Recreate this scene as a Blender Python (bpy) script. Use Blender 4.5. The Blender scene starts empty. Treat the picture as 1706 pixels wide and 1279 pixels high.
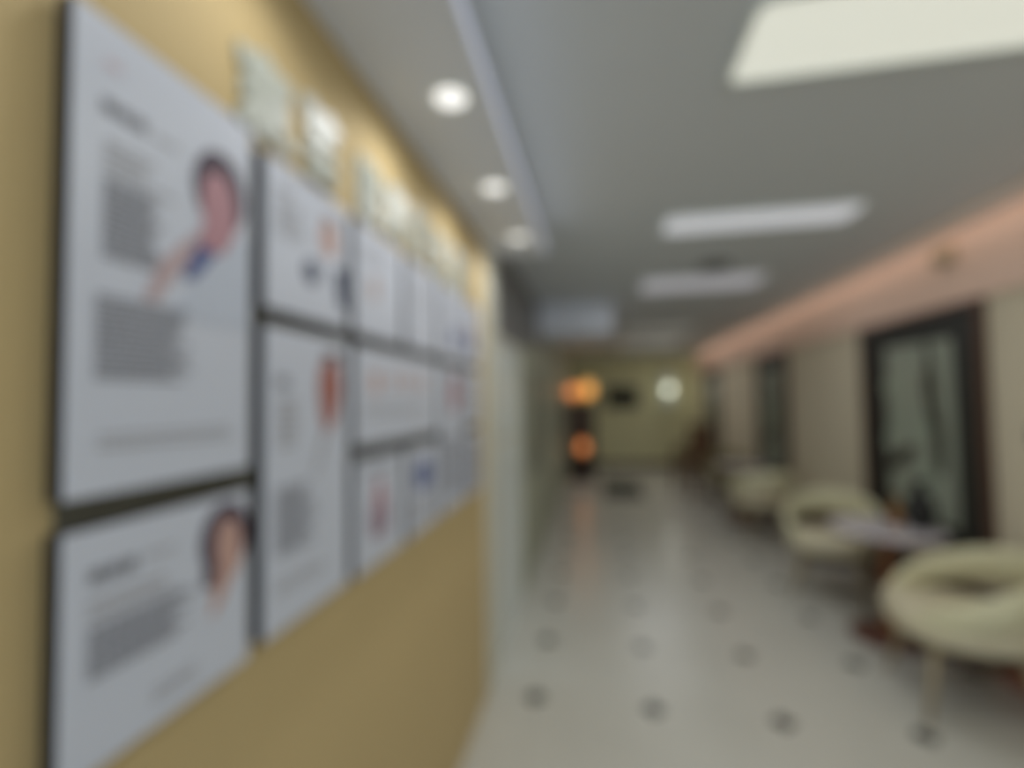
import bpy, bmesh, math, random
from mathutils import Vector, Matrix
random.seed(7)
scn = bpy.context.scene
COL = scn.collection
PI = math.pi

# ------------------------------------------------------------------ camera
def cam_axes(yaw, pitch, roll):
    cy, sy, cp, sp = math.cos(yaw), math.sin(yaw), math.cos(pitch), math.sin(pitch)
    F = Vector((-sy*cp, cy*cp, sp)); R = Vector((cy, sy, 0)); U = R.cross(F)
    cr, sr = math.cos(roll), math.sin(roll)
    return F, cr*R + sr*U, -sr*R + cr*U
F, Rv, U = cam_axes(0.181207, 0.037298, -0.014130)
cd = bpy.data.cameras.new('camera'); cam = bpy.data.objects.new('camera', cd); COL.objects.link(cam)
M = Matrix((Rv, U, -F)).transposed().to_4x4(); M.translation = Vector((0, 0, 1.56)); cam.matrix_world = M
cd.sensor_fit = 'HORIZONTAL'; cd.sensor_width = 36; cd.lens = 779.0/1706*36
cd.clip_start = 0.01; cd.clip_end = 100
DOF = True
cd.dof.use_dof = DOF                       # the photograph is out of focus: the lens is focused far too near
cd.dof.focus_distance = 0.05
BLUR_PX = 21.5
cd.dof.aperture_fstop = (cd.lens/1000) / (2 * cd.dof.focus_distance * BLUR_PX/779.0)
scn.camera = cam

# ------------------------------------------------------------------ world, exposure
scn.view_settings.view_transform = 'Standard'; scn.view_settings.look = 'None'
scn.view_settings.exposure = 0.1; scn.view_settings.gamma = 1.0
w = bpy.data.worlds.new('world'); scn.world = w; w.use_nodes = True
bg = w.node_tree.nodes['Background']; bg.inputs[0].default_value = (0.74, 0.88, 1.0, 1); bg.inputs[1].default_value = 1.95
scn.cycles.max_bounces = 8

def area(name, loc, size, power, color, rot=(0, 0, 0), sizey=None, spread=None):
    l = bpy.data.lights.new(name, 'AREA'); l.energy = power; l.color = color
    l.shape = 'RECTANGLE'; l.size = size; l.size_y = sizey or size
    if spread: l.spread = spread
    o = bpy.data.objects.new(name, l); o.location = loc; o.rotation_euler = rot; COL.objects.link(o); return o

# ------------------------------------------------------------------ materials
def mat(name, col, rough=0.6, metal=0.0, emit=0.0, ecol=None, noise=0.0, nscale=8.0, bump=0.0, spec=0.5, trans=0.0, stretch=None, col2=None, sheen=0):
    m = bpy.data.materials.new(name); m.use_nodes = True
    nt = m.node_tree; b = nt.nodes['Principled BSDF']
    b.inputs['Base Color'].default_value = (*col, 1); b.inputs['Roughness'].default_value = rough
    b.inputs['Metallic'].default_value = metal; b.inputs['Specular IOR Level'].default_value = spec
    if trans: b.inputs['Transmission Weight'].default_value = trans
    if sheen: b.inputs['Sheen Weight'].default_value = sheen
    if emit:
        b.inputs['Emission Color'].default_value = (*(ecol or col), 1); b.inputs['Emission Strength'].default_value = emit
    if noise or bump:
        tc = nt.nodes.new('ShaderNodeTexCoord'); mp = nt.nodes.new('ShaderNodeMapping')
        if stretch: mp.inputs['Scale'].default_value = stretch
        n = nt.nodes.new('ShaderNodeTexNoise'); n.inputs['Scale'].default_value = nscale; n.inputs['Detail'].default_value = 5
        nt.links.new(tc.outputs['Object'], mp.inputs[0]); nt.links.new(mp.outputs[0], n.inputs['Vector'])
        if noise:
            mx = nt.nodes.new('ShaderNodeMix'); mx.data_type = 'RGBA'
            mx.inputs['A'].default_value = (*[c*(1-noise) for c in col], 1)
            mx.inputs['B'].default_value = (*(col2 or [min(1, c*(1+noise)) for c in col]), 1)
            nt.links.new(n.outputs['Fac'], mx.inputs['Factor']); nt.links.new(mx.outputs['Result'], b.inputs['Base Color'])
        if bump:
            bp = nt.nodes.new('ShaderNodeBump'); bp.inputs['Strength'].default_value = bump; bp.inputs['Distance'].default_value = 0.004
            nt.links.new(n.outputs['Fac'], bp.inputs['Height']); nt.links.new(bp.outputs[0], b.inputs['Normal'])
    return m
def lin(r, g, b):
    f = lambda v: (v/255/12.92) if v/255 <= .04045 else ((v/255+.055)/1.055)**2.4
    return (f(r), f(g), f(b))

M_tan = mat('tan wallpaper', lin(200, 178, 130), .75, noise=.04, nscale=3, bump=.1)
M_ceil = mat('ceiling paint', lin(212, 217, 222), .85, noise=.02, nscale=2)
M_soffit = mat('soffit paint', lin(226, 230, 240), .85, noise=.02, nscale=2)
M_beige = mat('beige wall', lin(212, 202, 178), .8, noise=.03, nscale=4)
M_salmon = mat('salmon light wash', lin(234, 204, 186), .7, noise=.03, nscale=4)  # pink of the warm wash on the wall top is put into the colour
M_green = mat('grey green wall', lin(172, 174, 152), .6, noise=.04, nscale=4)
M_olive = mat('olive yellow wall', lin(220, 216, 172), .7, noise=.03, nscale=3)
M_white = mat('white lacquer', lin(225, 232, 228), .35, noise=.01, nscale=5)
M_trimw = mat('off white trim', lin(214, 214, 200), .5, noise=.02, nscale=5)
M_dgrey = mat('dark grey panel', lin(120, 120, 118), .5, noise=.04, nscale=4)
M_base = mat('dark brown skirting', lin(84, 54, 44), .4, noise=.15, nscale=12, stretch=(1, .1, 1))
M_board = mat('white acrylic board', lin(208, 214, 228), .35, noise=.01, nscale=6)
M_edge = mat('dark board edge', lin(40, 37, 36), .5, noise=.05, nscale=20)
M_letter = mat('white acrylic letter', lin(186, 191, 182), .4, noise=.01, nscale=20)
M_inkd = mat('dark grey ink', lin(128, 130, 140), .6, noise=.05, nscale=60)
M_inkl = mat('pale grey ink', lin(172, 172, 178), .6, noise=.05, nscale=60)
M_hair = mat('dark hair ink', lin(78, 64, 80), .6, noise=.1, nscale=60)
M_skin = mat('pink skin ink', lin(186, 142, 152), .6, noise=.05, nscale=30)
M_skin2 = mat('pale skin ink', lin(196, 160, 150), .6, noise=.05, nscale=30)
M_lip = mat('red ink', lin(166, 108, 98), .6, noise=.06, nscale=30)
M_blue = mat('blue ink', lin(84, 98, 150), .6, noise=.05, nscale=30)
M_navy = mat('navy ink', lin(70, 78, 104), .6, noise=.05, nscale=30)
M_coat = mat('pale blue coat ink', lin(196, 204, 220), .6, noise=.02, nscale=30)
M_wood = mat('red brown wood', lin(96, 56, 40), .4, noise=.2, nscale=14, stretch=(1, 1, .1))
M_darkwood = mat('dark wood', lin(70, 54, 40), .5, noise=.2, nscale=14, stretch=(1, 1, .1))
M_orangewood = mat('orange brown wood', lin(160, 104, 58), .4, noise=.15, nscale=14, stretch=(1, 1, .1))
M_palewood = mat('pale wood leg', lin(166, 152, 124), .45, noise=.12, nscale=20, stretch=(1, 1, .08))
M_cream = mat('cream leather', lin(216, 212, 178), .5, noise=.03, nscale=25, bump=.15)
M_creamseat = mat('cream seat cushion', lin(212, 204, 176), .55, noise=.03, nscale=25, bump=.15)
M_brownup = mat('brown upholstery', lin(112, 88, 64), .6, noise=.08, nscale=25)
M_olivup = mat('olive upholstery', lin(150, 142, 108), .6, noise=.06, nscale=25)
M_marble = mat('white marble top', lin(205, 200, 204), .2, noise=.06, nscale=6)
M_black = mat('black gloss', (.006, .006, .006), .5, spec=.2)
M_blackm = mat('black ceramic', (.008, .008, .007), .55, noise=.1, nscale=20)
M_amber = mat('amber glass', lin(140, 96, 40), .25, noise=.1, nscale=20)
M_metal = mat('brushed steel', (.5, .5, .48), .35, 1.0, noise=.04, nscale=30)
M_panel = mat('opal diffuser', (.8, .8, .8), .5, emit=.46, ecol=(.98, 1.0, .86))
M_panel2 = mat('cool opal diffuser', (.8, .8, .8), .5, emit=.36, ecol=(.93, .96, 1.06))
M_panel3 = mat('dim opal diffuser', (.8, .8, .8), .5, emit=.08, ecol=(.94, .98, 1.0))
M_panel2b = mat('cooler opal diffuser', (.7, .7, .7), .5, emit=.22, ecol=(.95, .94, 1.08))
M_spot = mat('downlight lens', (.9, .9, .9), .5, emit=.92, ecol=(1, .99, .97))
M_led = mat('blue white led strip', (.8, .8, .9), .5, emit=.32, ecol=(.66, .76, 1.0))
M_lamp = mat('amber lamp glow', (.8, .5, .2), .5, emit=.42, ecol=(1.0, .52, .10))
M_lamp2 = mat('orange lamp glow', (.8, .4, .2), .5, emit=.26, ecol=(1.0, .40, .14))
M_sconce = mat('frosted sconce glass', (.8, .85, .75), .5, emit=.08, ecol=(.95, 1.0, .8))
M_glassdoor = mat('dark greenish door glass', lin(96, 100, 90), .45, noise=.05, nscale=3)
M_mat_ = mat('grey green floor mat', lin(70, 74, 66), .9, noise=.1, nscale=90, bump=.4)
M_steelgrey = mat('grey plastic', lin(92, 92, 90), .5, noise=.03, nscale=30)
M_purple = mat('blue violet plate', lin(70, 66, 104), .4, noise=.05, nscale=30)
M_terra = mat('red brown painted wood', lin(176, 112, 90), .6, noise=.1, nscale=18)
M_frame = mat('dark reddish frame wood', lin(82, 58, 48), .35, noise=.15, nscale=18, stretch=(1, 1, .1))
M_matb = mat('charcoal mount', lin(36, 37, 33), .55, noise=.06, nscale=6)
M_inkgrey = mat('grey green print', lin(150, 158, 144), .35, noise=.12, nscale=5)
M_inkpale = mat('pale print wash', lin(150, 162, 146), .35, noise=.1, nscale=9)
M_inkblk = mat('black print stroke', lin(34, 34, 30), .35, noise=.1, nscale=20)

# floor: big pale glazed tiles with small dark corner insets
def floor_mat():
    m = bpy.data.materials.new('pale tiles with dark corner insets'); m.use_nodes = True
    nt = m.node_tree; b = nt.nodes['Principled BSDF']; L = nt.links.new
    geo = nt.nodes.new('ShaderNodeNewGeometry'); sep = nt.nodes.new('ShaderNodeSeparateXYZ'); L(geo.outputs['Position'], sep.inputs[0])
    def mth(op, a, bb=None, v=None):
        n = nt.nodes.new('ShaderNodeMath'); n.operation = op
        if isinstance(a, float): n.inputs[0].default_value = a
        else: L(a, n.inputs[0])
        if bb is not None:
            if isinstance(bb, float): n.inputs[1].default_value = bb
            else: L(bb, n.inputs[1])
        return n.outputs[0]
    def dist(o, off):        # distance to the nearest grid line
        a = mth('SUBTRACT', o, off); a = mth('DIVIDE', a, .6); a = mth('ADD', a, .5)
        fr = mth('FRACT', a); fr = mth('SUBTRACT', fr, .5); return mth('MULTIPLY', mth('ABSOLUTE', fr), .6)
    dx = dist(sep.outputs['X'], -.3558+60); dy = dist(sep.outputs['Y'], 2.5028+60)
    inset = mth('LESS_THAN', mth('ADD', dx, dy), .062)
    grout = mth('LESS_THAN', mth('MINIMUM', dx, dy), .0012)
    n = nt.nodes.new('ShaderNodeTexNoise'); n.inputs['Scale'].default_value = 2.5; n.inputs['Detail'].default_value = 6
    L(geo.outputs['Position'], n.inputs['Vector'])
    m1 = nt.nodes.new('ShaderNodeMix'); m1.data_type = 'RGBA'; m1.inputs['A'].default_value = (*lin(196, 195, 186), 1); m1.inputs['B'].default_value = (*lin(210, 209, 200), 1)
    L(n.outputs['Fac'], m1.inputs['Factor'])
    m2 = nt.nodes.new('ShaderNodeMix'); m2.data_type = 'RGBA'; L(grout, m2.inputs['Factor']); L(m1.outputs['Result'], m2.inputs['A']); m2.inputs['B'].default_value = (*lin(170, 168, 160), 1)
    m3 = nt.nodes.new('ShaderNodeMix'); m3.data_type = 'RGBA'; L(inset, m3.inputs['Factor']); L(m2.outputs['Result'], m3.inputs['A']); m3.inputs['B'].default_value = (*lin(44, 45, 42), 1)
    L(m3.outputs['Result'], b.inputs['Base Color']); b.inputs['Roughness'].default_value = .27; b.inputs['Specular IOR Level'].default_value = .5
    return m
M_floor = floor_mat()

# ------------------------------------------------------------------ mesh helpers
def link(name, bm, mats, parent=None, loc=None, rotz=0, smooth=False, bevel=0):
    me = bpy.data.meshes.new(name); bmesh.ops.recalc_face_normals(bm, faces=bm.faces); bm.to_mesh(me); bm.free()
    for m in (mats if isinstance(mats, (list, tuple)) else [mats]): me.materials.append(m)
    if smooth:
        for p in me.polygons: p.use_smooth = True
    o = bpy.data.objects.new(name, me); COL.objects.link(o)
    if parent is not None: o.parent = parent
    if loc is not None: o.location = loc
    if rotz: o.rotation_euler = (0, 0, rotz)
    if bevel:
        md = o.modifiers.new('bevel', 'BEVEL'); md.width = bevel; md.segments = 3; md.limit_method = 'ANGLE'
    return o
def box(bm, x0, x1, y0, y1, z0, z1, mi=0):
    vs = [bm.verts.new((x, y, z)) for x in (x0, x1) for y in (y0, y1) for z in (z0, z1)]
    fs = []
    for q in ((0, 1, 3, 2), (4, 6, 7, 5), (0, 4, 5, 1), (2, 3, 7, 6), (0, 2, 6, 4), (1, 5, 7, 3)):
        f = bm.faces.new([vs[i] for i in q]); f.material_index = mi; fs.append(f)
    return fs
def B(*a, **k):
    bm = bmesh.new(); box(bm, *a, **k); return bm
def lathe(bm, prof, seg=32, cx=0, cy=0, mi=0):
    rings = []
    for r, z in prof:
        if r < 1e-6: rings.append([bm.verts.new((cx, cy, z))])
        else: rings.append([bm.verts.new((cx+r*math.cos(2*PI*i/seg), cy+r*math.sin(2*PI*i/seg), z)) for i in range(seg)])
    for a, b in zip(rings, rings[1:]):
        for i in range(seg):
            j = (i+1) % seg
            if len(a) == 1 and len(b) == 1: continue
            q = [a[0], b[i], b[j]] if len(a) == 1 else [a[i], a[j], b[0]] if len(b) == 1 else [a[i], a[j], b[j], b[i]]
            f = bm.faces.new(q); f.material_index = mi
def sweep(bm, pts, secs, seg=16, closed=False, up=Vector((0, 0, 1)), mi=0):
    """oval section (half-width, half-height) swept along a path"""
    pts = [Vector(p) for p in pts]; n = len(pts); rings = []
    for i, p in enumerate(pts):
        t = (pts[min(i+1, n-1)] - pts[max(i-1, 0)]).normalized()
        s = t.cross(up)
        if s.length < 1e-4: s = t.cross(Vector((0, 1, 0)))
        s.normalize(); u = s.cross(t).normalized()
        a, b = secs[i] if isinstance(secs, list) else secs
        rings.append([bm.verts.new(p + s*a*math.cos(2*PI*k/seg) + u*b*math.sin(2*PI*k/seg)) for k in range(seg)])
    for a, b in zip(rings, rings[1:]):
        for k in range(seg):
            f = bm.faces.new([a[k], a[(k+1) % seg], b[(k+1) % seg], b[k]]); f.material_index = mi
    for r in (rings[0], rings[-1]):
        f = bm.faces.new(r); f.material_index = mi
def tag(o, label, cat, group=None, kind=None):
    o['label'] = label; o['category'] = cat
    if group: o['group'] = group
    if kind: o['kind'] = kind
    return o
def thing(name, loc, label, cat, group=None, rotz=0):
    o = bpy.data.objects.new(name, None); COL.objects.link(o); o.empty_display_size = .1
    o.location = loc; o.rotation_euler = (0, 0, rotz); return tag(o, label, cat, group)
def struct(name, bm, m, label=None, cat=None, parent=None, **k):
    o = link(name, bm, m, parent, **k)
    if parent is None:
        o['kind'] = 'structure'
        if label: o['label'] = label
        if cat: o['category'] = cat
    return o
def copy_thing(src, loc, rotz, label, swap=None):
    def cp(o, par):
        c = o.copy(); COL.objects.link(c); c.parent = par
        for ch in [x for x in list(bpy.data.objects) if x.parent == o]: cp(ch, c)
        return c
    c = cp(src, None); c.location = loc; c.rotation_euler = (0, 0, rotz); c['label'] = label
    return c

# ------------------------------------------------------------------ room
LX, RX, CZ, SZ = -.61, 2.25, 2.60, 2.44
YB, YE = -3.2, 11.3
struct('floor', B(-1.2, 2.6, YB, YE+.2, -.1, 0), M_floor, 'pale grey glazed tile floor with small dark diamond insets', 'floor')
struct('ceiling', B(-1.2, 2.6, YB, YE+.2, CZ+.005, CZ+.1), M_ceil, 'flat white plaster ceiling with oblong light panels', 'ceiling')
struct('wall_left', B(LX-.15, LX, YB, 2.49, 0, SZ), M_tan, 'tan papered wall carrying the white information boards', 'wall')
struct('wall_left_far', B(LX-.15, LX-.02, 3.72, YE, 0, CZ), M_green, 'grey green wall beyond the white door', 'wall')
struct('wall_right', B(RX, RX+.15, YB, YE, 0, CZ), M_beige, 'beige wall with tall dark framed pictures', 'wall')
struct('wall_end', B(LX-.15, RX+.15, YE, YE+.12, 0, CZ), M_olive, 'yellow olive wall closing the corridor', 'wall')
struct('trim_light_wash', B(RX-.025, RX, YB, YE, 2.14, CZ), M_salmon, 'wall band under the ceiling, warm light wash painted in salmon', 'trim')
struct('baseboard_right', B(RX-.015, RX, YB, YE, 0, .40), M_base, 'tall dark brown skirting along the beige wall', 'baseboard')
struct('baseboard_end', B(LX, RX-.02, YE-.015, YE, 0, .10), M_base, 'dark skirting under the olive wall', 'baseboard')
# soffit over the boards, open ledge for the led strip
bm = bmesh.new(); box(bm, LX-.15, -.315, YB, 2.76, SZ, CZ+.004); box(bm, -.315, -.29, YB, 2.76, SZ, SZ+.05)
struct('ceiling_soffit', bm, M_soffit, 'lower white ceiling strip over the boards with round downlights', 'ceiling')
# white pilaster at the end of the tan wall, dark transom and white door after it
struct('trim_pilaster', B(LX-.15, LX+.012, 2.49, 2.76, 0, SZ), M_trimw, 'off white pilaster ending the tan wall', 'trim')
struct('trim_transom', B(LX-.15, LX-.01, 2.76, 3.72, 1.98, CZ), M_dgrey, 'dark grey panel above the white door', 'trim')
struct('trim_upper_panel', B(LX-.02, LX-.004, 3.72, 5.0, 2.02, CZ), M_dgrey, 'dark grey panel before the boxed beam', 'trim')
d = struct('door_1', B(LX-.06, LX-.015, 2.80, 3.67, .008, 1.93), M_white, 'tall white door beside the pilaster', 'door', bevel=.004)
struct('door_frame', B(LX-.15, LX, 3.67, 3.72, 0, 1.98), M_trimw, parent=d)
struct('door_head', B(LX-.15, LX, 2.76, 3.67, 1.935, 1.98), M_trimw, parent=d)
bm = bmesh.new(); sweep(bm, [(LX-.015, 3.58, 1.02), (LX+.03, 3.58, 1.02), (LX+.035, 3.56, 1.02), (LX+.035, 3.46, 1.02)], (.009, .009), 10)
struct('door_handle', bm, M_metal, parent=d, smooth=True)
bm = bmesh.new(); box(bm, LX-.018, LX-.008, 2.84, 3.63, 1.30, 1.33)
struct('door_rail', bm, M_trimw, parent=d)
for k, (y0, y1) in enumerate(((4.05, 4.95), (5.9, 6.8), (7.9, 8.8))):
    dd = struct('door_%d' % (k+2), B(LX-.03, LX-.010, y0, y1, .02, 2.0), M_green, ['grey green door with a dark glass pane, just past the white door', 'grey green glazed door midway along the far left wall', 'grey green glazed door near the amber lamp cabinet'][k], 'door')
    struct('door_pane', B(LX-.010, LX-.006, y0+.15, y1-.15, 1.0 if k else .9, 1.85), M_glassdoor, parent=dd)
    bm = bmesh.new()
    for a in ((y0-.06, y0, 0, 2.06), (y1, y1+.06, 0, 2.06), (y0, y1, 2.0, 2.06)): box(bm, LX-.02, LX+.005, *a)
    struct('door_frame', bm, M_green, parent=dd)
    bm = bmesh.new(); sweep(bm, [(LX-.01, y1-.07, 1.0), (LX+.03, y1-.07, 1.0), (LX+.03, y1-.17, 1.0)], (.008, .008), 8)
    struct('door_handle', bm, M_metal, parent=dd, smooth=True)
struct('trim_bulkhead', B(LX-.02, .17, 5.0, 5.9, 2.28, CZ+.004), M_soffit, 'white boxed beam hanging under the ceiling', 'beam', bevel=.006)
# glazed entrance front behind the camera (daylight comes in through it)
bm = bmesh.new()
for x0, x1 in ((LX-.15, LX), (.3, .36), (1.28, 1.34), (RX, RX+.15)): box(bm, x0, x1, YB-.06, YB, 0, CZ)
box(bm, LX, RX, YB-.06, YB, 2.45, CZ); box(bm, LX, RX, YB-.06, YB, 0, .08)
struct('window_1', bm, M_trimw, 'glazed entrance front of the corridor', 'window')

# ------------------------------------------------------------------ light fixtures
# round downlights in the soffit
def downlight(y, label):
    t = thing('downlight', (-.40, y, SZ), label, 'downlight', 'downlights in the soffit over the boards')
    bm = bmesh.new(); lathe(bm, [(.048, -.001), (.048, -.006), (.058, -.006), (.060, 0)], 32); link('trim_ring', bm, M_white, t, smooth=True)
    bm = bmesh.new(); lathe(bm, [(0, -.003), (.047, -.003)], 32); link('lens', bm, M_spot, t)
    l = bpy.data.lights.new('spot', 'SPOT'); l.energy = DL_W; l.spot_size = 2.8; l.spot_blend = .8; l.color = (.98, .97, .95); l.shadow_soft_size = .04
    lo = bpy.data.objects.new('spot', l); lo.location = (0, 0, -.015); lo.parent = t; COL.objects.link(lo)
DL_W = 7.9
for y, s in ((1.265, 'round white downlight nearest the tall portrait board'), (1.845, 'middle round white downlight in the soffit'), (2.445, 'round white downlight beside the end pilaster')):
    downlight(y, s)
for y, k in ((.685, .6), (.10, .35), (-.48, .35), (-1.6, .6)):     # the same row goes on above and behind the camera
    l = bpy.data.lights.new('spot', 'SPOT'); l.energy = DL_W*k; l.spot_size = 2.8; l.spot_blend = .8; l.color = (.98, .97, .95); l.shadow_soft_size = .04
    lo = bpy.data.objects.new('spot', l); lo.location = (-.40, y, SZ-.015); COL.objects.link(lo)
# led strip on the soffit edge
t = tag(link('led_strip', B(-.289, -.279, YB+.1, 2.74, SZ+.004, SZ+.022), M_led), 'thin bluish white light strip along the soffit edge', 'light strip')
area('led_cove', (-.26, (YB+2.7)/2, SZ+.03), .02, .62, (.94, .96, 1.0), (0, math.radians(-120), 0), 2.7-YB)
# oblong ceiling panels
def ceiling_panel(x0, x1, y0, y1, m, watts, label, col):
    cx, cy = (x0+x1)/2, (y0+y1)/2
    t = thing('ceiling_light', (cx, cy, CZ), label, 'ceiling light', 'oblong light panels in the ceiling')
    hx, hy = (x1-x0)/2, (y1-y0)/2
    def rr(hx, hy, r, z, n=6):
        out = []
        for sx, sy, a0 in ((1, 1, 0), (-1, 1, PI/2), (-1, -1, PI), (1, -1, 1.5*PI)):
            for i in range(n+1):
                a = a0 + PI/2*i/n; out.append((sx*(hx-r)+r*math.cos(a), sy*(hy-r)+r*math.sin(a), z))
        return out
    bm = bmesh.new()
    A = [bm.verts.new(v) for v in rr(hx, hy, .05, .004)]; Bv = [bm.verts.new(v) for v in rr(hx, hy, .05, -.014)]
    C = [bm.verts.new(v) for v in rr(hx-.012, hy-.012, .04, -.014)]; D = [bm.verts.new(v) for v in rr(hx-.012, hy-.012, .04, -.006)]
    n = len(A)
    for P, Q in ((A, Bv), (Bv, C), (C, D)):
        for i in range(n): bm.faces.new([P[i], P[(i+1) % n], Q[(i+1) % n], Q[i]])
    link('frame', bm, M_white, t)
    bm = bmesh.new(); bm.faces.new([bm.verts.new(v) for v in rr(hx-.012, hy-.012, .04, -.008)]); link('diffuser', bm, m, t)
    if watts:
        l = area('panel_lamp', (0, 0, -.016), 2*hx-.1, watts, col, (0, 0, 0), 2*hy-.1); l.parent = t
ceiling_panel(.43, 1.47, 1.27, 1.61, M_panel, 4.5, 'largest cream white ceiling light at the upper edge', (1, 1, .9))
ceiling_panel(.40, 1.45, 2.74, 3.02, M_panel2, 5.0, 'oblong bluish white ceiling light in front of the round vent', (.95, .97, 1))
ceiling_panel(.40, 1.43, 4.14, 4.62, M_panel2b, 6.0, 'oblong bluish white ceiling light just behind the round vent', (.95, .97, 1))
ceiling_panel(.40, 1.43, 6.95, 7.45, M_panel3, 3.0, 'dim grey ceiling light, first one past the boxed beam', (.95, .97, 1))
ceiling_panel(.40, 1.43, 8.35, 9.30, M_panel3, 7.5, 'dim grey ceiling light, last one before the olive end wall', (.95, .97, 1))
for k, y in enumerate((-1.6, -.1)):     # the row goes on above and behind the camera
    area('panel_lamp', (.95, y, CZ-.02), .95, 4.0, (.97, .99, 1), (0, 0, 0), .25)
# warm strip washing the salmon band
tag(link('warm_light_strip', B(RX-.185, RX-.155, .2, 10.9, CZ-.010, CZ+.004), mat('warm strip diffuser', lin(200, 190, 170), .6, emit=.05, ecol=(1, .7, .5))), 'thin warm light strip along the ceiling above the salmon band', 'light strip')
area('warm_wash', (RX-.17, 5.55, CZ-.013), .02, 6.0, (1, .80, .68), (0, math.radians(-40), 0), 10.6)
# round vent
t = thing('ceiling_vent', (.92, 3.86, CZ), 'dark round vent in the ceiling between two light panels', 'vent')
bm = bmesh.new(); lathe(bm, [(.12, .004), (.12, -.012), (.105, -.016), (.10, -.004)], 36); link('vent_ring', bm, M_steelgrey, t, smooth=True)
bm = bmesh.new()
for r in (.02, .045, .07, .093): lathe(bm, [(r-.009, -.002), (r-.004, -.012), (r+.006, -.012), (r-.009, -.002)], 28)
link('vent_louvre', bm, M_steelgrey, t)

# ------------------------------------------------------------------ information boards on the tan wall
FX = LX + .03                       # board face plane
def flat(pts, m, name, parent, off=.0006, loc=(0, 0)):
    """printed area: polygon in (y, z) lying on a board face"""
    bm = bmesh.new(); f = bm.faces.new([bm.verts.new((0, y-loc[0], z-loc[1])) for y, z in pts])
    r = bmesh.ops.extrude_face_region(bm, geom=[f]); bmesh.ops.translate(bm, verts=[v for v in r['geom'] if isinstance(v, bmesh.types.BMVert)], vec=(.0004, 0, 0))
    o = link(name, bm, m, parent); o.location = (.03+off, 0, 0); return o
def blob(cy, cz, ry, rz, n=20, p=2.0, tilt=0):
    out = []
    for i in range(n):
        a = 2*PI*i/n; c, s = math.cos(a), math.sin(a)
        y, z = ry*math.copysign(abs(c)**(2/p), c), rz*math.copysign(abs(s)**(2/p), s)
        out.append((cy+y*math.cos(tilt)-z*math.sin(tilt), cz+y*math.sin(tilt)+z*math.cos(tilt)))
    return out
def lines(parent, loc, y0, y1, z1, rows, pitch, h, m, name='printed_text', ragged=.2, seed=1, word=.012, gap=.0022):
    """rows of small printed marks, like text too small to read"""
    rnd = random.Random(seed); bm = bmesh.new()
    for r in range(rows):
        z = z1 - r*pitch; y = y0; end = y1 - rnd.random()*ragged*(y1-y0)
        while y < end:
            w_ = word*(.6+.8*rnd.random())
            if y+w_ > end: w_ = end-y
            if w_ > .001: box(bm, 0, .0004, y-loc[0], y+w_-loc[0], z-h-loc[1], z-loc[1])
            y += w_+gap
    o = link(name, bm, m, parent); o.location = (.0306, 0, 0); return o
def board(y0, y1, z0, z1, label):
    t = thing('wall_board', (LX, (y0+y1)/2, (z0+z1)/2), label, 'board', 'white information boards on the tan wall')
    hy, hz = (y1-y0)/2, (z1-z0)/2
    link('backing', B(.0066, .0265, -hy, hy, -hz, hz), M_edge, t)
    link('face_sheet', B(.0265, .030, -hy+.0015, hy-.0015, -hz+.0015, hz-.0015), M_board, t)
    return t, ((y0+y1)/2, (z0+z1)/2)

tag(link('mounting_panel', B(LX+.0003, LX+.0063, .432, 2.265, 1.152, 2.022), mat('grey olive mounting panel', lin(92, 91, 80), .6, noise=.05, nscale=9)), 'thin grey panel on the tan wall that shows in the gaps between the boards', 'panel')
# 1: tall board, woman in pale coat
t, c = board(.42, .70, 1.455, 2.035, 'tallest white board with a dark-haired portrait in a pale coat, first of the top row')
lines(t, c, .452, .512, 1.935, 1, .02, .017, M_inkd, 'heading', 0, 3, .017, .003)
lines(t, c, .52, .556, 1.926, 1, .02, .006, M_inkl, 'subheading', 0, 3)
lines(t, c, .456, .555, 1.885, 4, .0115, .0055, M_inkl, seed=5, ragged=.5)
lines(t, c, .456, .535, 1.838, 12, .0083, .0054, M_inkd, seed=6, ragged=.25)
lines(t, c, .45, .585, 1.695, 13, .0080, .0050, M_inkd, seed=8, ragged=.3)
lines(t, c, .455, .665, 1.527, 2, .012, .005, M_inkl, seed=9, ragged=.1)
lines(t, c, .455, .475, 1.985, 1, .01, .01, mat('faint pink ink', lin(205, 190, 200), .6), 'logo', 0, 2, .02)
flat([(.545, 1.685), (.695, 1.685), (.695, 1.838), (.665, 1.832), (.64, 1.80), (.60, 1.765)], M_coat, 'printed_coat', t, .0006, c)
flat(blob(.633, 1.895, .051, .064, 24), M_hair, 'printed_hair', t, .0009, c)
flat(blob(.630, 1.866, .033, .058, 24, 2.2, .05), M_skin, 'printed_face', t, .0013, c)
flat([(.60, 1.835), (.655, 1.83), (.64, 1.80), (.605, 1.785), (.585, 1.79)], M_skin, 'printed_neck', t, .0011, c)
flat([(.585, 1.815), (.60, 1.80), (.555, 1.745), (.525, 1.70), (.508, 1.70), (.53, 1.755)], mat('faint mauve ink', lin(192, 170, 174), .6), 'printed_hand', t, .0011, c)
flat([(.59, 1.800), (.625, 1.795), (.585, 1.745), (.565, 1.745)], M_blue, 'printed_collar', t, .0014, c)
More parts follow.
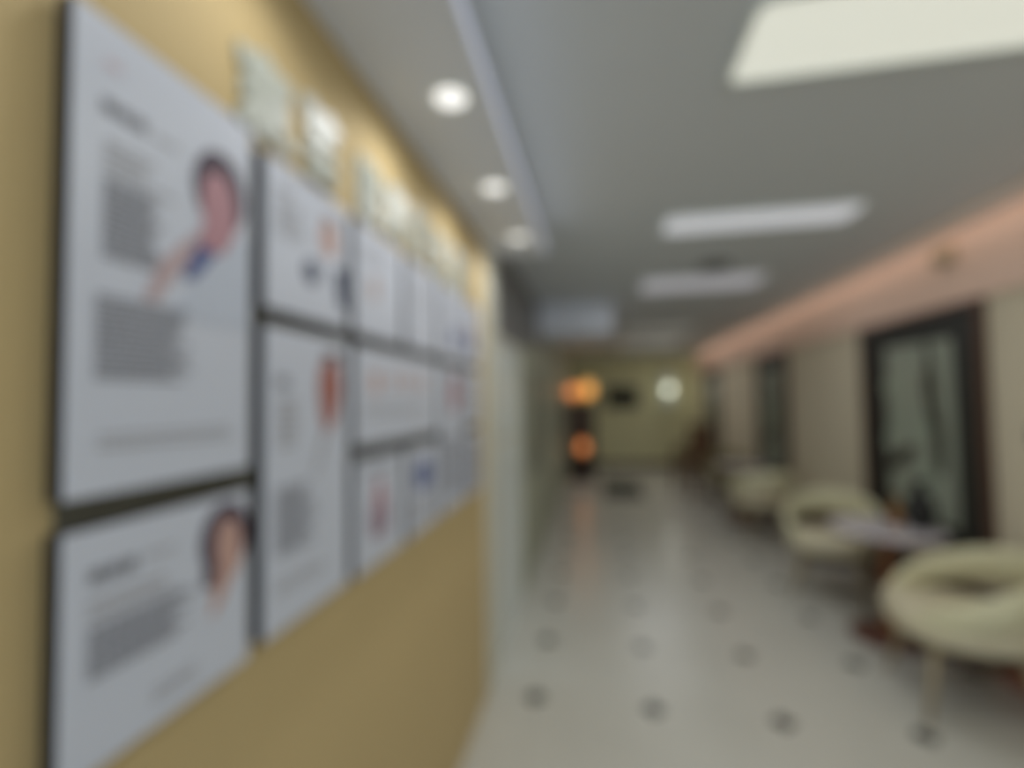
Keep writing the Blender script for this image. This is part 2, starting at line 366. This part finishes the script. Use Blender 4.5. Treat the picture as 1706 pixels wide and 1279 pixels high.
# 2: below it
t, c = board(.42, .70, 1.14, 1.42, 'square white board with a long-haired portrait, lowest of the first column')
lines(t, c, .448, .505, 1.372, 1, .02, .017, M_inkd, 'heading', 0, 3, .017, .003)
lines(t, c, .515, .56, 1.37, 1, .02, .006, M_inkl, 'subheading', 0, 3)
lines(t, c, .448, .585, 1.335, 2, .014, .007, M_inkl, seed=15, ragged=.3)
lines(t, c, .448, .60, 1.305, 8, .0078, .0050, M_inkd, seed=16, ragged=.4)
lines(t, c, .53, .60, 1.19, 2, .012, .005, M_inkl, 'footnote', .1, 9)
flat(blob(.650, 1.352, .049, .056, 24), M_hair, 'printed_hair', t, .0006, c)
flat([(.61, 1.32), (.635, 1.32), (.625, 1.285), (.605, 1.29)], M_hair, 'printed_hair_tips', t, .0005, c)
flat(blob(.655, 1.335, .026, .048, 24, 2.2, .1), M_skin2, 'printed_face', t, .0010, c)
flat([(.630, 1.305), (.665, 1.305), (.655, 1.275), (.63, 1.245), (.62, 1.24)], M_skin2, 'printed_neck', t, .0008, c)
# 3: second column, top
t, c = board(.735, 1.015, 1.735, 2.02, 'small white board showing a face with navy shoulders, second of the top row')
lines(t, c, .765, .81, 1.972, 1, .02, .010, M_inkl, 'heading', 0, 3, .017, .003)
lines(t, c, .765, .86, 1.945, 5, .014, .006, M_inkl, seed=25, ragged=.4)
flat(blob(.935, 1.925, .032, .042, 20), M_skin2, 'printed_face', t, .0008, c)
flat(blob(.94, 1.966, .026, .012, 16), mat('grey hair ink', lin(150, 140, 142), .6), 'printed_hair', t, .0010, c)
flat(blob(.872, 1.835, .026, .027, 18), M_navy, 'printed_sleeve', t, .0008, c)
flat([(.955, 1.865), (1.005, 1.875), (1.005, 1.775), (.975, 1.785)], M_navy, 'printed_shoulder', t, .0008, c)
# 4: second column, tall
t, c = board(.735, 1.015, 1.145, 1.705, 'tall white board with a red-orange profile, lower one of the second column')
lines(t, c, .765, .80, 1.612, 1, .02, .02, M_inkd, 'heading', 0, 3, .017, .003)
lines(t, c, .772, .825, 1.57, 6, .016, .010, M_inkl, seed=31, ragged=.3)
lines(t, c, .765, .895, 1.405, 14, .0090, .0052, M_inkd, seed=33, ragged=.45)
lines(t, c, .765, .93, 1.235, 2, .014, .006, M_inkl, 'footnote', .3, 34)
flat([(.905, 1.645), (.94, 1.66), (.975, 1.645), (.985, 1.59), (.965, 1.53), (.925, 1.49), (.905, 1.54), (.895, 1.60)], M_lip, 'printed_profile', t, .0008, c)
flat(blob(.947, 1.662, .034, .012, 16), mat('brown ink', lin(90, 60, 58), .6), 'printed_hair', t, .001, c)
flat([(.915, 1.505), (.93, 1.50), (.905, 1.44), (.882, 1.405), (.877, 1.41)], M_inkl, 'printed_stem', t, .0008, c)
# 5..8 top row
t, c = board(1.05, 1.33, 1.735, 2.02, 'white board with a faint pink mark, third of the top row')
flat(blob(1.15, 1.865, .025, .035, 18), mat('faint beige ink', lin(196, 180, 178), .6), 'printed_figure', t, .0008, c)
lines(t, c, 1.08, 1.25, 1.97, 2, .02, .007, M_inkl, seed=41)
t, c = board(1.365, 1.645, 1.735, 2.02, 'white board with faint lines, fourth of the top row')
lines(t, c, 1.40, 1.60, 1.97, 4, .03, .007, M_inkl, seed=43)
t, c = board(1.68, 1.96, 1.735, 2.02, 'white board with pale blue figure, fifth of the top row')
lines(t, c, 1.71, 1.85, 1.97, 3, .03, .007, M_inkl, seed=45)
flat(blob(1.87, 1.83, .05, .035, 18), M_blue, 'printed_figure', t, .0008, c)
t, c = board(1.995, 2.275, 1.735, 2.02, 'white board beside the pilaster, last of the top row')
flat(blob(2.10, 1.83, .06, .04, 18), M_blue, 'printed_figure', t, .0008, c)
flat(blob(2.11, 1.89, .03, .03, 18), M_skin2, 'printed_face', t, .0008, c)
# 9 wide
t, c = board(1.05, 1.645, 1.455, 1.705, 'wide white board with a row of small pink figures, middle of the third column')
flat(blob(1.155, 1.615, .028, .035, 18), mat('peach ink', lin(200, 172, 166), .6), 'printed_face', t, .0008, c)
for k in range(4):
    flat(blob(1.27+.075*k, 1.625, .022, .026, 16), mat('faint rose ink', lin(200, 182, 182), .6), 'printed_figure', t, .0008, c)
lines(t, c, 1.09, 1.55, 1.555, 2, .02, .006, M_inkl, seed=51)
# 10, 11
t, c = board(1.05, 1.33, 1.14, 1.42, 'square white board with a rosy standing figure, lowest of the third column')
flat(blob(1.175, 1.315, .028, .045, 18), M_skin, 'printed_face', t, .001, c)
flat(blob(1.175, 1.255, .055, .05, 18, 3), mat('mauve ink', lin(160, 140, 156), .6), 'printed_body', t, .0008, c)
lines(t, c, 1.08, 1.30, 1.39, 1, .02, .008, M_inkd, seed=52)
t, c = board(1.365, 1.645, 1.14, 1.42, 'square white board with a blue-grey figure, lowest of the fourth column')
flat(blob(1.50, 1.32, .07, .05, 18, 3), M_blue, 'printed_figure', t, .0008, c)
lines(t, c, 1.39, 1.60, 1.24, 4, .018, .008, M_inkl, seed=53)
# 12, 13, 14
t, c = board(1.68, 1.96, 1.14, 1.705, 'tall white board with a small red portrait, lower one of the fifth column')
flat(blob(1.85, 1.59, .05, .065, 18), M_skin, 'printed_face', t, .001, c)
flat(blob(1.86, 1.60, .065, .085, 18), mat('maroon ink', lin(120, 84, 92), .6), 'printed_hair', t, .0008, c)
lines(t, c, 1.71, 1.93, 1.42, 9, .025, .013, M_inkd, seed=54)
t, c = board(1.995, 2.275, 1.455, 1.705, 'white board next to the pilaster at middle height')
lines(t, c, 2.02, 2.24, 1.66, 6, .03, .012, M_inkl, seed=55)
t, c = board(1.995, 2.275, 1.14, 1.42, 'lowest white board next to the pilaster')
lines(t, c, 2.02, 2.24, 1.38, 8, .028, .016, M_inkd, seed=56)

# raised white characters above the boards (strokes only; they cannot be read in the photograph)
def character(y0, y1, z0, z1, strokes, label):
    t = bmesh.new()
    W, H = y1-y0, z1-z0
    for k, (a, b, c_, d_, th) in enumerate(strokes):
        p, q = Vector((0, a*W, b*H)), Vector((0, c_*W, d_*H)); dv = (q-p).normalized(); nn = Vector((0, -dv.z, dv.y))*th*.66*H
        vs = [t.verts.new(v + Vector((x, 0, 0))) for x in (.001, .011+.0007*k) for v in (p-nn, q-nn, q+nn, p+nn)]
        t.faces.new(vs[:4]); t.faces.new(vs[4:][::-1])
        for i in range(4): t.faces.new([vs[i], vs[(i+1) % 4], vs[4+(i+1) % 4], vs[4+i]])
    o = link('wall_character', t, M_letter, None, (LX, y0, z0)); tag(o, label, 'letter', 'raised white characters over the boards'); return o
S1 = [(.05, .78, .95, .86, .15), (.5, 1.0, .45, .0, .17), (.1, .45, .9, .5, .15), (.45, .5, .1, .05, .14), (.5, .5, .95, .05, .14), (.15, .62, .85, .66, .1)]
S2 = [(.1, .9, .9, .9, .14), (.2, .9, .2, .05, .15), (.85, .9, .85, .05, .15), (.2, .5, .85, .5, .13), (.1, .08, .95, .08, .14), (.5, .9, .5, .1, .1)]
S3 = [(.3, 1.0, .05, .6, .15), (.2, .75, .2, 0, .16), (.4, .8, .95, .8, .13), (.68, 1, .68, .05, .15), (.4, .45, .95, .45, .13), (.4, .08, 1, .08, .14)]
S4 = [(.05, .85, .95, .85, .13), (.3, 1, .3, .7, .12), (.7, 1, .7, .7, .12), (.15, .6, .85, .6, .13), (.5, .7, .5, 0, .16), (.1, .3, .9, .3, .13), (.15, .02, .85, .02, .12)]
for a in ((.685, .84, 2.05, 2.215, S1, 'raised white character, first one, above the tall portrait board'),
          (.86, 1.02, 2.065, 2.23, S4, 'raised white character, second one, just before the wide gap'),
          (1.09, 1.24, 2.055, 2.22, S2, 'raised white character right after the wide gap'),
          (1.26, 1.42, 2.06, 2.23, S1, 'raised white character, second after the wide gap'),
          (1.45, 1.62, 2.06, 2.23, S3, 'raised white character, third after the wide gap'),
          (1.65, 1.85, 2.05, 2.23, S4, 'raised white character, second from the pilaster'),
          (1.88, 2.12, 2.05, 2.23, S2, 'raised white character nearest the pilaster')):
    character(*a)

# ------------------------------------------------------------------ framed pictures on the right wall
def picture(yc, wdt, z0, z1, label, seed):
    t = thing('framed_picture', (RX, yc, z0), label, 'picture', 'tall dark framed pictures on the beige wall')
    h = z1-z0; hw = wdt/2; fw = .035
    bm = bmesh.new()
    for a in ((-hw, -hw+fw, 0, h), (hw-fw, hw, 0, h), (-hw+fw, hw-fw, 0, fw), (-hw+fw, hw-fw, h-fw, h)): box(bm, -.045, -.001, *a)
    link('frame', bm, M_frame, t)
    link('mount', B(-.02, -.002, -hw+fw, hw-fw, fw, h-fw), M_matb, t)
    pr = link('print', B(-.0225, -.0201, -hw*.60, hw*.48, h*.10, h*.87), M_inkgrey, t)
    bm = bmesh.new(); sx = -.0232
    def poly(pts, mi):
        f = bm.faces.new([bm.verts.new((sx-.0006*mi, -y*hw, z*h)) for y, z in pts]); f.material_index = mi
    # coordinates: y + is towards the camera in the mesh below, z in picture heights
    def bl(cy, cz, ry, rz, tl, mi): poly(blob(cy, cz, ry, rz, 16, 2.2, tl), mi)
    bl(.30, .73, .16, .055, -1.1, 1); bl(.22, .63, .13, .05, -1.2, 1)
    bl(-.15, .72, .14, .08, 0, 1) if seed else None
    bl(-.35, .50, .22, .06, .5, 0); bl(.1, .5, .13, .07, 0, 0); bl(-.35, .68, .2, .05, 0, 0)
    bl(.36, .45, .09, .16, .1, 1); bl(-.25, .35, .25, .04, .2, 1); bl(.2, .30, .1, .08, 0, 0)
    link('brush_strokes', bm, [M_inkpale, M_inkblk], pr)
    return t
picture(3.82, 1.28, .55, 2.135, 'largest tall picture with dark brush strokes, on the wall behind the round table', 0)
picture(6.62, 1.05, .50, 2.135, 'tall dark picture, second along the beige wall', 1)
picture(9.75, 1.05, .50, 2.135, 'tall dark picture, last and farthest along the beige wall', 0)
# small wall fittings
o = thing('wall_sensor', (RX-.025, 3.43, 2.46), 'small olive box on the salmon band above the nearest picture', 'sensor')
link('housing', B(-.05, 0, -.08, .08, -.05, .05), mat('olive plastic', lin(190, 170, 140), .5), o, bevel=.01)
link('sensor_lens', B(-.054, -.05, -.03, .03, -.025, .025), mat('beige lens', lin(150, 130, 104), .3), o)
o = thing('wall_plate', (RX, 2.86, 1.34), 'blue violet plate on the beige wall at the frame edge', 'wall plate')
link('plate', B(-.018, 0, -.06, .06, -.05, .05), M_purple, o, bevel=.004); link('plate_button', B(-.024, -.018, -.025, .025, -.02, .02), M_navy, o)

# ------------------------------------------------------------------ lounge chairs and tables
def make_chair(name, m_shell, m_seat, m_leg, label):
    """open shell armchair: oval seat, padded loop that runs from the seat front round the back, gap between them. Faces +y."""
    t = thing(name, (0, 0, 0), label, 'chair', 'open-back lounge chairs along the beige wall')
    bm = bmesh.new(); N = 40
    prof = [(.0, .37), (.80, .355), (.95, .375), (1.0, .42), (.97, .465), (.85, .49), (.0, .48)]
    rings = []
    for s, z in prof:
        if s == 0: rings.append([bm.verts.new((0, 0, z))]); continue
        rg = []
        for i in range(N):
            a = 2*PI*i/N; c, sn = math.cos(a), math.sin(a)
            rg.append(bm.verts.new((.30*s*math.copysign(abs(c)**.8, c), .29*s*math.copysign(abs(sn)**.8, sn)+.01, z + (.012 if z > .45 else 0)*sn)))
        rings.append(rg)
    for a, b in zip(rings, rings[1:]):
        for i in range(N):
            j = (i+1) % N
            q = [a[0], b[j], b[i]] if len(a) == 1 else [a[i], a[j], b[0]] if len(b) == 1 else [a[i], a[j], b[j], b[i]]
            bm.faces.new(q)
    link('seat', bm, m_seat, t, smooth=True)
    bm = bmesh.new(); lathe(bm, [(0, .352), (.20, .352), (.215, .345), (.205, .275), (.05, .265), (0, .265)], 32); link('seat_shade_ring', bm, M_darkwood, t)  # dark ring added to deepen the shade under the seat
    # loop: angle 0 at right front, passing the back
    pts, secs = [], []; n = 37
    for i in range(n):
        u = i/(n-1); a = math.radians(62) - u*math.radians(304)     # from front right round the back to front left
        k = max(0, math.sin(PI*u))**1.1                             # 0 at the fronts, 1 at the back
        r = .285 + .035*k
        pts.append((r*math.cos(a), r*math.sin(a)*1.02 - .01, .425 + .255*k))
        secs.append((.030 + .004*k, .045 + .050*k))
    bm = bmesh.new(); sweep(bm, pts, secs, 16); link('backrest', bm, m_shell, t, smooth=True)
    for sx in (-1, 1):
        for sy in (-1, 1):
            bm = bmesh.new(); sweep(bm, [(sx*.24, sy*.23, .001), (sx*.20, sy*.19, .2), (sx*.17, sy*.16, .375)], [(.013, .013), (.018, .018), (.022, .022)], 12, up=Vector((0, 1, 0)))
            link('leg', bm, m_leg, t, smooth=True)
    return t
def make_table(name, label, m_top):
    t = thing(name, (0, 0, 0), label, 'table', 'round pedestal tables along the beige wall')
    bm = bmesh.new(); lathe(bm, [(0, .685), (.29, .685), (.305, .692), (.305, .705), (.295, .71), (0, .71)], 48); link('tabletop', bm, m_top, t, smooth=False)
    bm = bmesh.new(); lathe(bm, [(.24, .66), (.296, .670), (.300, .684), (0, .684)], 48); link('top_rim', bm, M_wood, t)
    bm = bmesh.new(); lathe(bm, [(.028, .04), (.030, .10), (.026, .35), (.028, .60), (.06, .66), (.10, .675)], 24); link('pedestal', bm, M_orangewood, t, smooth=True)
    bm = bmesh.new(); lathe(bm, [(0, .001), (.215, .001), (.22, .012), (.205, .030), (.07, .045), (.03, .06), (0, .06)], 40); link('base', bm, M_wood, t, smooth=True)
    return t
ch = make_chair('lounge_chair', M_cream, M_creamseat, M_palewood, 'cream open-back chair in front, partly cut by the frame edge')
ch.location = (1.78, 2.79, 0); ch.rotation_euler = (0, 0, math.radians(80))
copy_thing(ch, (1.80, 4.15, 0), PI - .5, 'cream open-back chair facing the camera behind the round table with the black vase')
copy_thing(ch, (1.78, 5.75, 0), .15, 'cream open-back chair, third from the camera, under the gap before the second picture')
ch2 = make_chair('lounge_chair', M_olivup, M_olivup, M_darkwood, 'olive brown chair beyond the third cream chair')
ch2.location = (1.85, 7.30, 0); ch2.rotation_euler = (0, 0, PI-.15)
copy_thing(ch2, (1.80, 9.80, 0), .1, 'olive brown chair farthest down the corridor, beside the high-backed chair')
tb = make_table('round_table', 'round marble-topped table with the black vase, between the two front chairs', M_marble)
tb.location = (1.82, 3.46, 0)
copy_thing(tb, (1.80, 6.50, 0), 0, 'round table in the middle of the row, between cream and olive chairs')

# vase and bottle on the first table
t = thing('vase', (2.00, 3.42, .711), 'black ceramic vase standing on the marble table', 'vase')
bm = bmesh.new(); lathe(bm, [(0, 0), (.045, 0), (.075, .05), (.085, .12), (.065, .20), (.035, .25), (.032, .29), (.042, .31), (.036, .312), (.026, .29), (.028, .25), (0, .2)], 32); link('body', bm, M_blackm, t, smooth=True)
t = thing('bottle', (1.90, 3.49, .711), 'amber brown bottle beside the black vase', 'bottle')
bm = bmesh.new(); lathe(bm, [(0, 0), (.030, 0), (.032, .01), (.032, .11), (.014, .15), (.013, .19), (0, .19)], 28); link('body', bm, M_amber, t, smooth=True)
bm = bmesh.new(); lathe(bm, [(.0135, .185), (.016, .188), (.016, .212), (0, .212)], 20); link('cap', bm, M_darkwood, t)

# ------------------------------------------------------------------ far end
# television
t = thing('television', (.56, YE, 1.62), 'small black flat television on the olive end wall', 'television')
link('screen', B(-.36, .36, -.072, -.068, -.21, .21), M_black, t); link('casing', B(-.375, .375, -.068, -.03, -.225, .225), M_blackm, t, bevel=.006)
link('bracket', B(-.12, .12, -.03, 0, -.1, .1), M_metal, t)
# wall sconce
t = thing('wall_sconce', (1.58, YE, 1.78), 'frosted glowing wall light to the right of the television', 'lamp')
link('back_plate', B(-.08, .08, -.02, 0, -.3, .3), M_metal, t)
bm = bmesh.new(); lathe(bm, [(0, -.38), (.13, -.36), (.15, 0), (.13, .36), (0, .38)], 24, 0, -.15); link('lamp_shade', bm, M_sconce, t, smooth=True)
l = bpy.data.lights.new('bulb', 'POINT'); l.energy = 2.6; l.color = (1, .98, .86); l.shadow_soft_size = .12
lo = bpy.data.objects.new('bulb', l); lo.location = (0, -.34, 0); lo.parent = t; COL.objects.link(lo)
# mat
tag(link('floor_mat', B(-.33, .33, -.8, .8, .001, .012), M_mat_, None, (.38, 8.45, 0), bevel=.004), 'grey green mat lying on the floor below the television', 'mat')
# display cabinet with glowing lamps
t = thing('display_cabinet', (-.33, 9.35, 0), 'tall narrow dark cabinet with glowing lamps, left of the television', 'cabinet')
bm = bmesh.new()
for z0, z1 in ((0, .08), (.38, .42), (.84, .88), (1.46, 1.50)): link('shelf', B(-.24, .24, -.18, .158, z0, z1), M_darkwood, t)
for sx in (-1, 1): link('side_panel', B(min(sx*.24, sx*.26), max(sx*.24, sx*.26), -.18, .18, 0, 1.50), M_darkwood, t)
link('back_panel', B(-.24, .24, .16, .18, 0, 1.5), M_darkwood, t)
link('door', B(-.235, .235, -.195, -.181, .89, 1.45), M_darkwood, t)
for nm, x, z, s, m, lab in (('table_lamp', -.155, 1.501, 1.0, M_lamp2, 'dimmer orange lamp on top of the dark cabinet'), ('table_lamp', .14, 1.501, 1.2, M_lamp, 'brighter amber lamp on top of the dark cabinet'), ('table_lamp', .02, .421, 1.0, M_lamp2, 'orange lamp glowing on the low cabinet shelf')):
    q = thing(nm, (-.33+x, 9.30, z), lab, 'lamp', 'glowing lamps of the dark cabinet')
    bm = bmesh.new(); lathe(bm, [(0, 0), (.06*s, 0), (.05*s, .02), (.015, .04), (.015, .10*s), (0, .10*s)], 20); link('base', bm, M_darkwood, q)
    bm = bmesh.new(); lathe(bm, [(.05*s, .08*s), (.10*s, .12*s), (.125*s, .22*s), (.10*s, .33*s), (.05*s, .37*s)], 24); link('lamp_shade', bm, m, q, smooth=True)
    l = bpy.data.lights.new('bulb', 'POINT'); l.energy = .8; l.color = (1, .5, .2); l.shadow_soft_size = .08
    lo = bpy.data.objects.new('bulb', l); lo.location = (0, -.2, .25); lo.parent = q; COL.objects.link(lo)
# high-backed brown wooden chair
t = thing('wooden_chair', (1.52, 8.15, 0), 'brown high-backed wooden chair at the far end of the row', 'chair', rotz=.5)
bm = bmesh.new(); box(bm, -.23, .23, -.22, .22, .42, .46); link('seat', bm, M_wood, t, bevel=.01)
for sx in (-1, 1):
    link('leg', B(sx*.21-.02, sx*.21+.02, .18, .22, .001, .42), M_wood, t)
    link('leg', B(sx*.21-.02, sx*.21+.02, -.22, -.18, .001, .42), M_wood, t)
bm = bmesh.new()
for sx in (-1, 1): box(bm, sx*.21-.02, sx*.21+.02, -.24, -.20, .46, 1.12)
box(bm, -.23, .23, -.24, -.20, 1.08, 1.16); box(bm, -.19, .19, -.235, -.205, .60, .64)
for k in range(5): box(bm, -.17+.075*k, -.13+.075*k, -.23, -.21, .64, 1.08)
link('backrest', bm, M_wood, t)
for sx in (-1, 1):
    bm = bmesh.new(); box(bm, sx*.22-.02, sx*.22+.02, -.2, .22, .66, .69); box(bm, sx*.22-.018, sx*.22+.018, .18, .215, .46, .66); link('armrest', bm, M_wood, t)
# low brown box against the wall behind the front chair
t = thing('storage_box', (2.19, 2.93, 0), 'low red brown box against the wall behind the front chair', 'box')
link('body', B(-.045, .04, -.24, .24, .001, .30), M_terra, t, bevel=.004); link('lid', B(-.05, .04, -.245, .245, .301, .335), M_terra, t, bevel=.004)
link('handle', B(-.055, -.046, -.06, .06, .18, .20), M_metal, t)
